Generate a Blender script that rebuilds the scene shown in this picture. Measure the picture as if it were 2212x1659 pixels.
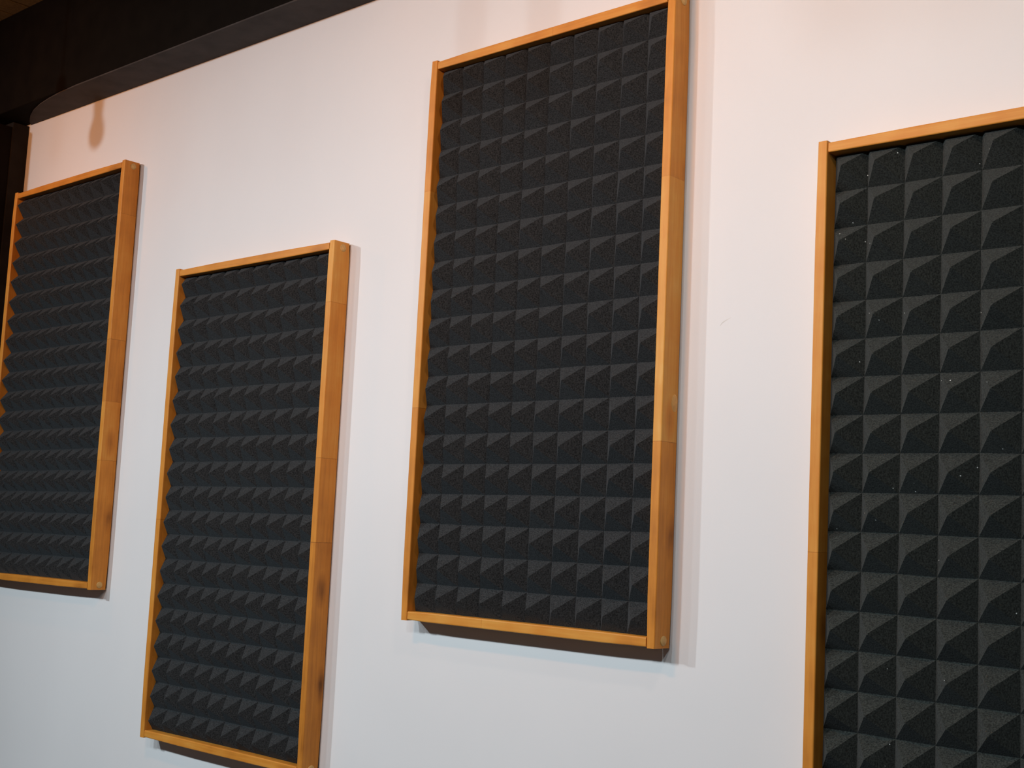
import bpy, bmesh, math, random
from mathutils import Matrix, Vector

for o in list(bpy.data.objects):
    bpy.data.objects.remove(o, do_unlink=True)
SC = bpy.context.scene
COL = SC.collection
random.seed(7)

# ------------------------------------------------------------------ camera
F_PX, YAW, PITCH, ROLL = 2735.59, -0.7307, 0.1191, 0.0465
CAM = (2.99657, -1.80166, 0.08546)
fw = Vector((math.sin(YAW) * math.cos(PITCH), math.cos(YAW) * math.cos(PITCH), math.sin(PITCH)))
r0 = Vector((math.cos(YAW), -math.sin(YAW), 0.0))
u0 = r0.cross(fw)
cr, sr = math.cos(ROLL), math.sin(ROLL)
rt = cr * r0 + sr * u0
up = -sr * r0 + cr * u0
cam_d = bpy.data.cameras.new('camera')
cam = bpy.data.objects.new('camera', cam_d)
COL.objects.link(cam)
cam_d.sensor_fit = 'HORIZONTAL'
cam_d.sensor_width = 36.0
cam_d.lens = F_PX / 2212.0 * 36.0
cam_d.clip_start = 0.02
m = Matrix((rt, up, -fw)).transposed().to_4x4()
m.translation = Vector(CAM)
cam.matrix_world = m
SC.camera = cam

# ------------------------------------------------------------------ world, lights, exposure
SC.view_settings.view_transform = 'Standard'
SC.view_settings.look = 'None'
SC.view_settings.gamma = 1.0
SC.view_settings.use_curve_mapping = False
SC.view_settings.exposure = 0.0

world = bpy.data.worlds.new('dim_room')
SC.world = world
world.use_nodes = True
bg = world.node_tree.nodes['Background']
bg.inputs['Color'].default_value = (0.92, 0.88, 1.0, 1)
bg.inputs['Strength'].default_value = 0.046


def spot(x, power, soft=0.012, y=-2.5, z=1.32, colour=(0.80, 0.925, 1.0)):
    d = bpy.data.lights.new('ceiling_spot', 'SPOT')
    d.energy = power
    d.color = colour
    d.shadow_soft_size = soft
    d.spot_size = math.radians(120)
    d.spot_blend = 1.0
    o = bpy.data.objects.new('ceiling_spot', d)
    COL.objects.link(o)
    o.location = (x, y, z)
    tgt = Vector((x * 0.5 + 1.2, 0.0, -1.05))
    o.rotation_euler = (tgt - o.location).to_track_quat('-Z', 'Y').to_euler()
    return o


# row of cool spots some 2.5 m in front of the wall
for sx, sp, ss in ((-0.85, 140, 0.045), (-0.10, 28, 0.08), (0.87, 94, 0.09), (1.66, 42, 0.014), (2.39, 22, 0.05),
                   (2.85, 46, 0.014)):
    spot(sx, sp, ss)


# ------------------------------------------------------------------ helpers
def link(name, bm, material, parent=None):
    me = bpy.data.meshes.new(name)
    bm.to_mesh(me)
    bm.free()
    me.materials.append(material)
    o = bpy.data.objects.new(name, me)
    COL.objects.link(o)
    if parent:
        o.parent = parent
    return o


def tag(o, label=None, cat=None, group=None, kind=None):
    if label:
        o['label'] = label
    if cat:
        o['category'] = cat
    if group:
        o['group'] = group
    if kind:
        o['kind'] = kind
    return o


def empty(name, loc, rot=(0, 0, 0)):
    o = bpy.data.objects.new(name, None)
    COL.objects.link(o)
    o.location = loc
    o.rotation_euler = rot
    o.empty_display_size = 0.05
    return o


def box_bm(x0, x1, y0, y1, z0, z1, bevel=0.0):
    bm = bmesh.new()
    bmesh.ops.create_cube(bm, size=1.0)
    for v in bm.verts:
        v.co = Vector(((x0 + x1) / 2 + v.co.x * (x1 - x0), (y0 + y1) / 2 + v.co.y * (y1 - y0),
                       (z0 + z1) / 2 + v.co.z * (z1 - z0)))
    if bevel:
        bmesh.ops.bevel(bm, geom=list(bm.edges), offset=bevel, segments=2, affect='EDGES', profile=0.5)
    return bm


def lathe_bm(profile, n=24):
    """profile: list of (radius, z); revolved about z"""
    bm = bmesh.new()
    rings = []
    for r, z in profile:
        if r < 1e-6:
            rings.append([bm.verts.new((0, 0, z))])
        else:
            rings.append([bm.verts.new((r * math.cos(2 * math.pi * k / n), r * math.sin(2 * math.pi * k / n), z))
                          for k in range(n)])
    for a, b in zip(rings, rings[1:]):
        for k in range(n):
            k2 = (k + 1) % n
            if len(a) == 1 and len(b) > 1:
                bm.faces.new((a[0], b[k], b[k2]))
            elif len(b) == 1 and len(a) > 1:
                bm.faces.new((a[k], b[0], a[k2]))
            elif len(a) > 1:
                bm.faces.new((a[k], b[k], b[k2], a[k2]))
    bmesh.ops.recalc_face_normals(bm, faces=bm.faces)
    for f in bm.faces:
        f.smooth = True
    return bm


# ------------------------------------------------------------------ materials
def new_mat(name):
    mt = bpy.data.materials.new(name)
    mt.use_nodes = True
    nt = mt.node_tree
    return mt, nt, nt.nodes['Principled BSDF']


def node(nt, kind, **kw):
    n = nt.nodes.new(kind)
    for k, v in kw.items():
        setattr(n, k, v)
    return n


def ramp(nt, stops, interp='LINEAR'):
    n = nt.nodes.new('ShaderNodeValToRGB')
    cr_ = n.color_ramp
    cr_.interpolation = interp
    while len(cr_.elements) < len(stops):
        cr_.elements.new(0.5)
    for e, (p, c) in zip(cr_.elements, stops):
        e.position = p
        e.color = (c[0], c[1], c[2], 1)
    return n


def wall_paint():
    mt, nt, b = new_mat('white_wall_paint')
    tc = node(nt, 'ShaderNodeTexCoord')
    n1 = node(nt, 'ShaderNodeTexNoise')
    n1.inputs['Scale'].default_value = 2.2
    n1.inputs['Detail'].default_value = 4
    nt.links.new(tc.outputs['Object'], n1.inputs['Vector'])
    rp = ramp(nt, [(0.3, (0.775, 0.772, 0.768)), (0.7, (0.81, 0.808, 0.805))])
    nt.links.new(n1.outputs['Fac'], rp.inputs['Fac'])
    nt.links.new(rp.outputs['Color'], b.inputs['Base Color'])
    b.inputs['Roughness'].default_value = 0.62
    b.inputs['Specular IOR Level'].default_value = 0.25
    n2 = node(nt, 'ShaderNodeTexNoise')
    n2.inputs['Scale'].default_value = 260
    n2.inputs['Detail'].default_value = 2
    nt.links.new(tc.outputs['Object'], n2.inputs['Vector'])
    bp = node(nt, 'ShaderNodeBump')
    bp.inputs['Strength'].default_value = 0.05
    bp.inputs['Distance'].default_value = 0.001
    nt.links.new(n2.outputs['Fac'], bp.inputs['Height'])
    nt.links.new(bp.outputs['Normal'], b.inputs['Normal'])
    return mt


def plain(name, colour, rough=0.6, metal=0.0, vary=0.25, scale=30, spec=0.4):
    mt, nt, b = new_mat(name)
    tc = node(nt, 'ShaderNodeTexCoord')
    n1 = node(nt, 'ShaderNodeTexNoise')
    n1.inputs['Scale'].default_value = scale
    n1.inputs['Detail'].default_value = 5
    nt.links.new(tc.outputs['Object'], n1.inputs['Vector'])
    lo = [c * (1 - vary) for c in colour]
    hi = [c * (1 + vary) for c in colour]
    rp = ramp(nt, [(0.3, lo), (0.7, hi)])
    nt.links.new(n1.outputs['Fac'], rp.inputs['Fac'])
    nt.links.new(rp.outputs['Color'], b.inputs['Base Color'])
    b.inputs['Roughness'].default_value = rough
    b.inputs['Metallic'].default_value = metal
    b.inputs['Specular IOR Level'].default_value = spec
    return mt


def stained_wood(name, along):
    """oiled pine strip; face attribute 'tone' picks the piece's own stain, grain runs along the given axis"""
    mt, nt, b = new_mat(name)
    at = node(nt, 'ShaderNodeAttribute', attribute_name='tone')
    tc = node(nt, 'ShaderNodeTexCoord')
    mp = node(nt, 'ShaderNodeMapping')
    s = [60.0, 60.0, 60.0]
    s[along] = 3.0
    mp.inputs['Scale'].default_value = s
    nt.links.new(tc.outputs['Object'], mp.inputs['Vector'])
    # every finger-jointed piece gets its own stretch of grain
    off = node(nt, 'ShaderNodeVectorMath', operation='SCALE')
    off.inputs['Scale'].default_value = 37.0
    cmb = node(nt, 'ShaderNodeCombineXYZ')
    for k in range(3):
        nt.links.new(at.outputs['Fac'], cmb.inputs[k])
    nt.links.new(cmb.outputs['Vector'], off.inputs[0])
    add = node(nt, 'ShaderNodeVectorMath', operation='ADD')
    nt.links.new(mp.outputs['Vector'], add.inputs[0])
    nt.links.new(off.outputs['Vector'], add.inputs[1])
    g = node(nt, 'ShaderNodeTexNoise')
    g.inputs['Scale'].default_value = 2.6
    g.inputs['Detail'].default_value = 7
    g.inputs['Roughness'].default_value = 0.62
    g.inputs['Distortion'].default_value = 0.5
    nt.links.new(add.outputs['Vector'], g.inputs['Vector'])
    blot = node(nt, 'ShaderNodeTexNoise')
    blot.inputs['Scale'].default_value = 14
    blot.inputs['Detail'].default_value = 3
    nt.links.new(tc.outputs['Object'], blot.inputs['Vector'])
    # fac = tone + grain + blotch
    m1 = node(nt, 'ShaderNodeMath', operation='MULTIPLY_ADD')
    m1.inputs[1].default_value = 0.55
    m1.inputs[2].default_value = -0.275
    nt.links.new(g.outputs['Fac'], m1.inputs[0])
    m2 = node(nt, 'ShaderNodeMath', operation='MULTIPLY_ADD')
    m2.inputs[1].default_value = 0.5
    m2.inputs[2].default_value = -0.25
    nt.links.new(blot.outputs['Fac'], m2.inputs[0])
    m3 = node(nt, 'ShaderNodeMath', operation='ADD')
    nt.links.new(m1.outputs[0], m3.inputs[0])
    nt.links.new(m2.outputs[0], m3.inputs[1])
    m4 = node(nt, 'ShaderNodeMath', operation='ADD')
    nt.links.new(m3.outputs[0], m4.inputs[0])
    nt.links.new(at.outputs['Fac'], m4.inputs[1])
    # a few dark knots and mineral streaks
    kmp = node(nt, 'ShaderNodeMapping')
    ks = [16.0, 16.0, 16.0]
    ks[along] = 6.0
    kmp.inputs['Scale'].default_value = ks
    nt.links.new(tc.outputs['Object'], kmp.inputs['Vector'])
    vo = node(nt, 'ShaderNodeTexVoronoi')
    vo.inputs['Scale'].default_value = 1.0
    nt.links.new(kmp.outputs['Vector'], vo.inputs['Vector'])
    mr = node(nt, 'ShaderNodeMapRange')
    mr.inputs['From Min'].default_value = 0.05
    mr.inputs['From Max'].default_value = 0.26
    mr.inputs['To Min'].default_value = -0.34
    mr.inputs['To Max'].default_value = 0.0
    nt.links.new(vo.outputs['Distance'], mr.inputs['Value'])
    m5 = node(nt, 'ShaderNodeMath', operation='ADD')
    nt.links.new(m4.outputs[0], m5.inputs[0])
    nt.links.new(mr.outputs[0], m5.inputs[1])
    m4 = m5
    rp = ramp(nt, [(0.0, (0.13, 0.044, 0.006)), (0.30, (0.47, 0.166, 0.019)), (0.55, (0.64, 0.245, 0.030)),
                   (0.80, (0.71, 0.335, 0.060)), (1.0, (0.76, 0.45, 0.13))])
    nt.links.new(m4.outputs[0], rp.inputs['Fac'])
    nt.links.new(rp.outputs['Color'], b.inputs['Base Color'])
    b.inputs['Roughness'].default_value = 0.5
    b.inputs['Specular IOR Level'].default_value = 0.3
    bp = node(nt, 'ShaderNodeBump')
    bp.inputs['Strength'].default_value = 0.12
    bp.inputs['Distance'].default_value = 0.001
    nt.links.new(g.outputs['Fac'], bp.inputs['Height'])
    nt.links.new(bp.outputs['Normal'], b.inputs['Normal'])
    return mt


def foam_mat(name, colour, lint=False):
    mt, nt, b = new_mat(name)
    tc = node(nt, 'ShaderNodeTexCoord')
    n1 = node(nt, 'ShaderNodeTexNoise')
    n1.inputs['Scale'].default_value = 420
    n1.inputs['Detail'].default_value = 3
    nt.links.new(tc.outputs['Object'], n1.inputs['Vector'])
    rp = ramp(nt, [(0.32, [c * 0.45 for c in colour]), (0.68, [c * 1.55 for c in colour])])
    nt.links.new(n1.outputs['Fac'], rp.inputs['Fac'])
    col = rp.outputs['Color']
    if lint:   # scattered specks of pale dust caught in the pores
        vo = node(nt, 'ShaderNodeTexVoronoi')
        vo.inputs['Scale'].default_value = 55
        nt.links.new(tc.outputs['Object'], vo.inputs['Vector'])
        lt = node(nt, 'ShaderNodeMath', operation='LESS_THAN')
        lt.inputs[1].default_value = 0.055
        nt.links.new(vo.outputs['Distance'], lt.inputs[0])
        sep = node(nt, 'ShaderNodeSeparateColor')
        nt.links.new(vo.outputs['Color'], sep.inputs['Color'])
        gt = node(nt, 'ShaderNodeMath', operation='GREATER_THAN')
        gt.inputs[1].default_value = 0.72
        nt.links.new(sep.outputs['Red'], gt.inputs[0])
        mu = node(nt, 'ShaderNodeMath', operation='MULTIPLY')
        nt.links.new(lt.outputs[0], mu.inputs[0])
        nt.links.new(gt.outputs[0], mu.inputs[1])
        mx = node(nt, 'ShaderNodeMix', data_type='RGBA')
        nt.links.new(mu.outputs[0], mx.inputs['Factor'])
        nt.links.new(col, mx.inputs[6])
        mx.inputs[7].default_value = (0.8, 0.85, 0.82, 1)
        col = mx.outputs[2]
    nt.links.new(col, b.inputs['Base Color'])
    b.inputs['Roughness'].default_value = 1.0
    b.inputs['Specular IOR Level'].default_value = 0.04
    b.inputs['Sheen Weight'].default_value = 0.075
    b.inputs['Sheen Roughness'].default_value = 0.55
    b.inputs['Sheen Tint'].default_value = (0.9, 0.95, 1.0, 1)
    bp = node(nt, 'ShaderNodeBump')
    bp.inputs['Strength'].default_value = 0.35
    bp.inputs['Distance'].default_value = 0.0012
    nt.links.new(n1.outputs['Fac'], bp.inputs['Height'])
    nt.links.new(bp.outputs['Normal'], b.inputs['Normal'])
    return mt


def glow(name, colour, strength):
    mt, nt, b = new_mat(name)
    b.inputs['Base Color'].default_value = (0.8, 0.6, 0.35, 1)
    b.inputs['Roughness'].default_value = 0.25
    b.inputs['Emission Color'].default_value = (*colour, 1)
    b.inputs['Emission Strength'].default_value = strength
    return mt


M_WALL = wall_paint()
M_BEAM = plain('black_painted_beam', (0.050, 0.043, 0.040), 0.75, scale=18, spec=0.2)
M_DARK = plain('dark_brown_wall_paint', (0.0050, 0.0034, 0.0030), 0.8, scale=12, spec=0.08)
M_FASCIA = plain('flat_black_fascia', (0.0055, 0.0042, 0.0030), 0.85, scale=18, spec=0.06)
M_TRIM = plain('charcoal_trim_paint', (0.014, 0.0115, 0.010), 0.7, scale=20, spec=0.1)
M_FLOOR = plain('dark_floor', (0.05, 0.045, 0.042), 0.6, scale=6)
M_BACK = plain('black_backing_board', (0.018, 0.012, 0.010), 0.9)
M_WOOD_V = stained_wood('stained_wood_upright', 2)
M_WOOD_H = stained_wood('stained_wood_crosswise', 0)
M_PLUG = plain('pale_wood_plug', (0.60, 0.36, 0.115), 0.5, scale=90)
M_PATCH = plain('light_wood_patch', (0.66, 0.36, 0.10), 0.5, scale=60)
M_FOAM = foam_mat('charcoal_foam', (0.031, 0.033, 0.034))
M_FOAM_L = foam_mat('charcoal_foam_with_lint', (0.034, 0.038, 0.034), lint=True)
M_CORD = plain('black_cord', (0.02, 0.02, 0.02), 0.6)
M_SOCK = plain('black_socket', (0.03, 0.028, 0.026), 0.4)

# ------------------------------------------------------------------ the setting
ZB, YB, ZT, FLOOR = 1.267, -0.106, 1.577, -1.50
XL = -0.660                                   # left side wall
wall = link('wall_back', box_bm(XL - 0.3, 4.6, 0.0, 0.12, FLOOR, ZT + 0.1), M_WALL)
tag(wall, kind='structure')


def scuff_bm():
    """short curved rub mark in the paint, a fraction of a millimetre thick"""
    bm = bmesh.new()
    mid = [(1.8470, 0.4530, 0.0001), (1.8505, 0.4572, 0.0005), (1.8553, 0.4602, 0.0006), (1.8615, 0.4630, 0.0004),
           (1.8690, 0.4656, 0.0001)]
    rows = []
    for x, z, w in mid:
        rows.append([bm.verts.new((x - 0.4 * w, y, z + w)) for y in (0.0005, -0.0002)]
                    + [bm.verts.new((x + 0.4 * w, y, z - w)) for y in (-0.0002, 0.0005)])
    for p, q in zip(rows, rows[1:]):
        for k in range(4):
            bm.faces.new((p[k], p[(k + 1) % 4], q[(k + 1) % 4], q[k]))
    bm.faces.new(rows[0])
    bm.faces.new(rows[-1])
    bmesh.ops.recalc_face_normals(bm, faces=bm.faces)
    return bm


link('scuff_mark', scuff_bm(), plain('rubbed_paint', (0.70, 0.67, 0.63), 0.7), wall)
tag(link('floor', box_bm(XL - 0.3, 4.6, -4.6, 0.12, FLOOR - 0.08, FLOOR), M_FLOOR), kind='structure')


def ceiling_mat():
    mt, nt, b = new_mat('brown_ceiling_tile')
    tc = node(nt, 'ShaderNodeTexCoord')
    n1 = node(nt, 'ShaderNodeTexNoise')
    n1.inputs['Scale'].default_value = 120
    n1.inputs['Detail'].default_value = 4
    nt.links.new(tc.outputs['Object'], n1.inputs['Vector'])
    rp = ramp(nt, [(0.35, (0.055, 0.042, 0.016)), (0.65, (0.085, 0.068, 0.028))])
    nt.links.new(n1.outputs['Fac'], rp.inputs['Fac'])
    nt.links.new(rp.outputs['Color'], b.inputs['Base Color'])
    b.inputs['Roughness'].default_value = 0.9
    return mt


def ceiling():
    """plank ceiling: boards running towards the wall with open joints between them"""
    bm = bmesh.new()
    x = XL - 0.3 + 0.049
    w, gap, z0 = 0.0985, 0.006, ZT
    bms = []
    while x < 4.6:
        x1 = min(x + w - gap, 4.6)
        part = box_bm(x, x1, -4.6, YB + 0.02, z0, z0 + 0.02, 0.002)
        me = bpy.data.meshes.new('t')
        part.to_mesh(me)
        part.free()
        bm.from_mesh(me)
        bpy.data.meshes.remove(me)
        x += w
    # closed top above the boards
    part = box_bm(XL - 0.3, 4.6, -4.6, YB + 0.02, z0 + 0.018, z0 + 0.08)
    me = bpy.data.meshes.new('t')
    part.to_mesh(me)
    part.free()
    bm.from_mesh(me)
    bpy.data.meshes.remove(me)
    return bm


tag(link('ceiling', ceiling(), ceiling_mat()), kind='structure')
# deep black beam along the top of the white wall, with a thin paler slab across its underside, rounded off at the left
tag(link('trim_1', box_bm(XL - 0.3, 4.6, YB, 0.0, ZB + 0.003, ZT, 0.003), M_FASCIA), kind='structure')


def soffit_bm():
    """thin slab paler than the beam, front corner rounded off towards the side wall"""
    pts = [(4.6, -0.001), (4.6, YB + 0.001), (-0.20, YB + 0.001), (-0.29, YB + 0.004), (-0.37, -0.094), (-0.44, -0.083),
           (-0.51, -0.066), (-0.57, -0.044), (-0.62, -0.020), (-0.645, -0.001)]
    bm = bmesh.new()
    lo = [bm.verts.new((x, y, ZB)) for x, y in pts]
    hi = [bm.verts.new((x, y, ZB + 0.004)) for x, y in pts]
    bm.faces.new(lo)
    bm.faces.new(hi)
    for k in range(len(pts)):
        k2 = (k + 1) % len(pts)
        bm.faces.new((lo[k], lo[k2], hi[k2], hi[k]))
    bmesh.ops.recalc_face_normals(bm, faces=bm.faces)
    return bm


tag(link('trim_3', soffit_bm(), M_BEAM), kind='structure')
# short dark return wall at the left, stopping just under the beam, and the charcoal jamb in the corner
tag(link('wall_left', box_bm(XL - 0.3, XL, -0.30, -0.052, FLOOR, ZB - 0.018), M_DARK), kind='structure')
tag(link('trim_2', box_bm(XL - 0.12, XL + 0.004, -0.052, 0.0, FLOOR, ZB - 0.002, 0.002), M_TRIM), kind='structure')

# ------------------------------------------------------------------ acoustic panels
PW, PH, PD, BAR = 0.6096, 1.1420, 0.0492, 0.0183
GAP = 0.0025                                   # stand-off behind the frame


def rounded_rect(w, d, r, n=3):
    pts = []
    for cx, cy, a0 in ((w - r, r - d, -90), (w - r, -r - GAP, 0), (r, -r - GAP, 90), (r, r - d, 180)):
        for k in range(n + 1):
            a = math.radians(a0 + 90 * k / n)
            pts.append((cx + r * math.cos(a), cy + r * math.sin(a)))
    return pts


def bar_bm(length, axis, pieces, r=0.0022, seed=0):
    """one frame strip: rounded section BAR x PD, extruded over its length and finger-jointed from pieces.
    pieces: [(end position, tone)], the last end = length. axis 2 = upright, 0 = crosswise"""
    bm = bmesh.new()
    lay = bm.faces.layers.float.new('tone')
    sec = rounded_rect(BAR, PD, r)
    rnd = random.Random(seed)
    st = [(0.0, None), ]
    prev = 0.0
    for k, (end, tone) in enumerate(pieces):
        a, b = prev, end
        last = k == len(pieces) - 1
        cuts = [a + (b - a) * q / 4 for q in range(1, 4)]
        for c in cuts:
            st.append((c, tone))
        st.append((b - (0 if last else 0.0012), tone))
        if not last:
            st.append((b, tone - 0.22))
        prev = end
    rings = []
    for (t, _) in st:
        inset = 0.0012 if t in (0.0, st[-1][0]) else 0.0
        ring = []
        for (px, py) in sec:
            qx = px + (inset if px < BAR / 2 else -inset)
            qy = py + (inset if py < -PD / 2 else -inset)
            ring.append(bm.verts.new((qx, qy, t) if axis == 2 else (t, qy, qx)))
        rings.append(ring)
    n = len(sec)
    for k in range(1, len(st)):
        for j in range(n):
            f = bm.faces.new((rings[k - 1][j], rings[k - 1][(j + 1) % n], rings[k][(j + 1) % n], rings[k][j]))
            f[lay] = st[k][1]
    f = bm.faces.new(rings[0])
    f[lay] = st[1][1] - 0.05
    f = bm.faces.new(rings[-1])
    f[lay] = st[-1][1] - 0.05
    bmesh.ops.recalc_face_normals(bm, faces=bm.faces)
    return bm


YA = -0.0570                                   # the pyramid tips stand a little proud of the frame


def foam_bm(vx, px, vz, pz, yv, seed):
    """field of square pyramids; first valley at (vx, vz), pitches px, pz, valley depth yv; trimmed to the opening"""
    bm = bmesh.new()
    rnd = random.Random(seed)
    x0, x1, z0, z1 = BAR, PW - BAR, BAR, PH - BAR
    nx = int(math.ceil((x1 - vx) / px))
    nz = int(round((z1 - vz) / pz))
    pos = {}
    for i in range(nx + 1):
        for j in range(nz + 1):
            x = vx + i * px + rnd.uniform(-.0007, .0007)
            z = vz + j * pz + rnd.uniform(-.0007, .0007)
            if i == 0:
                x = x0 - 0.0003
            if j == 0:
                z = z0 - 0.0003
            if j == nz:
                z = z1 + 0.0003
            pos[i, j] = (x, yv + rnd.uniform(-.0006, .0006), z)
    vals = {k: bm.verts.new(c) for k, c in pos.items()}
    for i in range(nx):
        for j in range(nz):
            ks = ((i, j), (i + 1, j), (i + 1, j + 1), (i, j + 1))
            c = [vals[k] for k in ks]
            tx = sum(pos[k][0] for k in ks) / 4 + rnd.uniform(-.0010, .0010)
            tz = sum(pos[k][2] for k in ks) / 4 + rnd.uniform(-.0010, .0010)
            ty = YA + rnd.uniform(-.0008, .0010)
            h = 0.0009                          # the cut foam tips are a touch blunt
            t = [bm.verts.new((tx + sx * h, ty, tz + sz * h)) for sx, sz in ((-1, -1), (1, -1), (1, 1), (-1, 1))]
            for k in range(4):
                bm.faces.new((c[k], c[(k + 1) % 4], t[(k + 1) % 4], t[k]))
            bm.faces.new(t)
    for co, no in (((x0, 0, 0), (-1, 0, 0)), ((x1, 0, 0), (1, 0, 0)), ((0, 0, z0), (0, 0, -1)), ((0, 0, z1), (0, 0, 1))):
        bmesh.ops.bisect_plane(bm, geom=list(bm.verts) + list(bm.edges) + list(bm.faces), plane_co=co, plane_no=no,
                               clear_outer=True)
    bnd = [e for e in bm.edges if e.is_boundary]
    ex = bmesh.ops.extrude_edge_only(bm, edges=bnd)
    for v in ex['geom']:
        if isinstance(v, bmesh.types.BMVert):
            v.co.y = -0.0045
    bmesh.ops.recalc_face_normals(bm, faces=bm.faces)
    return bm


def plug_bm(x, side, z, y=-PD * 0.47, sy=1.0, sz=1.0):
    bm = lathe_bm([(0, 0.0006), (0.0072, 0.0006), (0.0084, 0.0), (0.0084, -0.004), (0, -0.004)], 24)
    rot = Matrix.Rotation(math.radians(90) * side, 4, 'Y')
    bmesh.ops.transform(bm, matrix=Matrix.Translation((x, y, z)) @ Matrix.Diagonal((1, sy, sz, 1)) @ rot, verts=bm.verts)
    return bm


def panel(loc, tilt, label, foam, foam_m, left, right, top, bottom, seed):
    root = empty('acoustic_panel', (loc[0], 0.0, loc[1]), (0, -tilt, 0))
    tag(root, label, 'acoustic panel', 'acoustic panels on the white wall')
    o = link('stile', bar_bm(PH, 2, left, seed=seed), M_WOOD_V, root)
    o = link('stile', bar_bm(PH, 2, right, seed=seed + 1), M_WOOD_V, root)
    o.location.x = PW - BAR
    L = PW - 2 * BAR - 0.0012
    for pc, z in ((bottom, 0.0006), (top, PH - BAR - 0.0022)):
        o = link('rail', bar_bm(L, 0, [(min(e, L), t) for e, t in pc], seed=seed + 2), M_WOOD_H, root)
        o.location = (BAR + 0.0006, 0.0006, z)
    link('foam_pad', foam_bm(*foam, seed), foam_m, root)
    link('backing_board', box_bm(0.004, PW - 0.004, -0.0045, 0.0, 0.004, PH - 0.004), M_BACK, root)
    for x, s in ((PW, 1), (0.0, -1)):
        for z in (0.0125, PH - 0.0135):
            link('wood_plug', plug_bm(x, s, z), M_PLUG, root)
    return root


panel((-0.60666, -0.10591), 0.0050,
      'wood-framed black foam acoustic panel tight beside the dark corner, leftmost of the four',
      (0.0165, 0.0573, 0.0195, 0.0582, -0.0225), M_FOAM,
      [(0.40, 0.60), (0.86, 0.66), (PH, 0.58)],
      [(0.335, 0.50), (0.49, 0.60), (0.655, 0.44), (0.995, 0.55), (PH, 0.50)],
      [(1, 0.50)], [(1, 0.50)], 11)
panel((0.27936, -0.43379), 0.0026,
      'wood-framed black foam acoustic panel hung lowest, between the corner panel and the highest one',
      (0.0180, 0.0573, 0.0127, 0.0589, -0.0250), M_FOAM,
      [(0.52, 0.55), (PH, 0.60)],
      [(0.485, 0.42), (0.665, 0.50), (1.005, 0.60), (PH, 0.72)],
      [(1, 0.52)], [(1, 0.56)], 23)
p3 = panel((1.15870, -0.08886), -0.0008,
      'wood-framed black foam acoustic panel hung highest, its top rail cut by the upper photo edge',
      (0.0160, 0.0578, 0.0144, 0.0588, -0.0250), M_FOAM,
      [(0.42, 0.48), (0.865, 0.66), (PH, 0.50)],
      [(0.345, 0.50), (0.805, 0.74), (PH, 0.56)],
      [(0.31, 0.60), (1, 0.56)], [(0.2, 0.62), (1, 0.66)], 37)
link('wood_patch', plug_bm(PW - 0.0002, 1, 0.412, -0.0135, 1.15, 1.9), M_PATCH, p3)
panel((2.04085, -0.41748), -0.0067,
      'wood-framed black foam acoustic panel nearest the camera, cut off by the right photo edge',
      (0.0140, 0.0594, 0.0020, 0.0590, -0.0200), M_FOAM_L,
      [(0.50, 0.54), (PH, 0.62)],
      [(0.6, 0.5), (PH, 0.6)],
      [(1, 0.60)], [(1, 0.60)], 51)


# ------------------------------------------------------------------ bare filament bulbs hanging before the wall
def pendant(x, y, tip, label, power, colour=(1.0, 0.36, 0.09)):
    root = empty('pendant_lamp', (x, y, ZT))
    tag(root, label, 'lamp', 'bare bulbs hanging before the white wall')
    bz = tip - ZT
    prof = [(0, 0.0), (0.012, 0.0025), (0.022, 0.009), (0.029, 0.019), (0.032, 0.034), (0.0300, 0.047),
            (0.0240, 0.062), (0.0180, 0.075), (0.0150, 0.086), (0.0, 0.086)]
    area = 0.0135
    o = link('bulb', lathe_bm([(r, z + bz) for r, z in prof], 18),
             glow('bulb_glow', colour, power / (math.pi * area)), root)
    sk = [(0, 0.083), (0.019, 0.083), (0.021, 0.087), (0.021, 0.125), (0.017, 0.137), (0.006, 0.145), (0, 0.145)]
    link('socket', lathe_bm([(r, z + bz) for r, z in sk], 20), M_SOCK, root)
    link('cord', lathe_bm([(0, bz + 0.143), (0.003, bz + 0.143), (0.003, -0.012), (0.0, -0.012)], 8), M_CORD, root)
    link('canopy', lathe_bm([(0, 0.0), (0.03, 0.0), (0.03, -0.010), (0.012, -0.018), (0, -0.018)], 20), M_SOCK, root)
    return root


pendant(-0.395, -0.59, 1.170, 'bare filament bulb hanging just below the beam near the dark corner', 4.6)
pendant(1.449, -1.30, 1.126, 'bare filament bulb hanging in front of the highest panel, left of its neighbour', 9.8)
pendant(1.545, -1.30, 1.116, 'bare filament bulb hanging in front of the highest panel, right of its neighbour', 9.8)
pendant(2.36, -0.90, 1.200, 'added unseen bulb with whiter light, brightening the wall above the panel nearest the camera', 8.5,
        (1.0, 0.76, 0.62))  # extra bulb out of view, added to lift the upper right of the wall
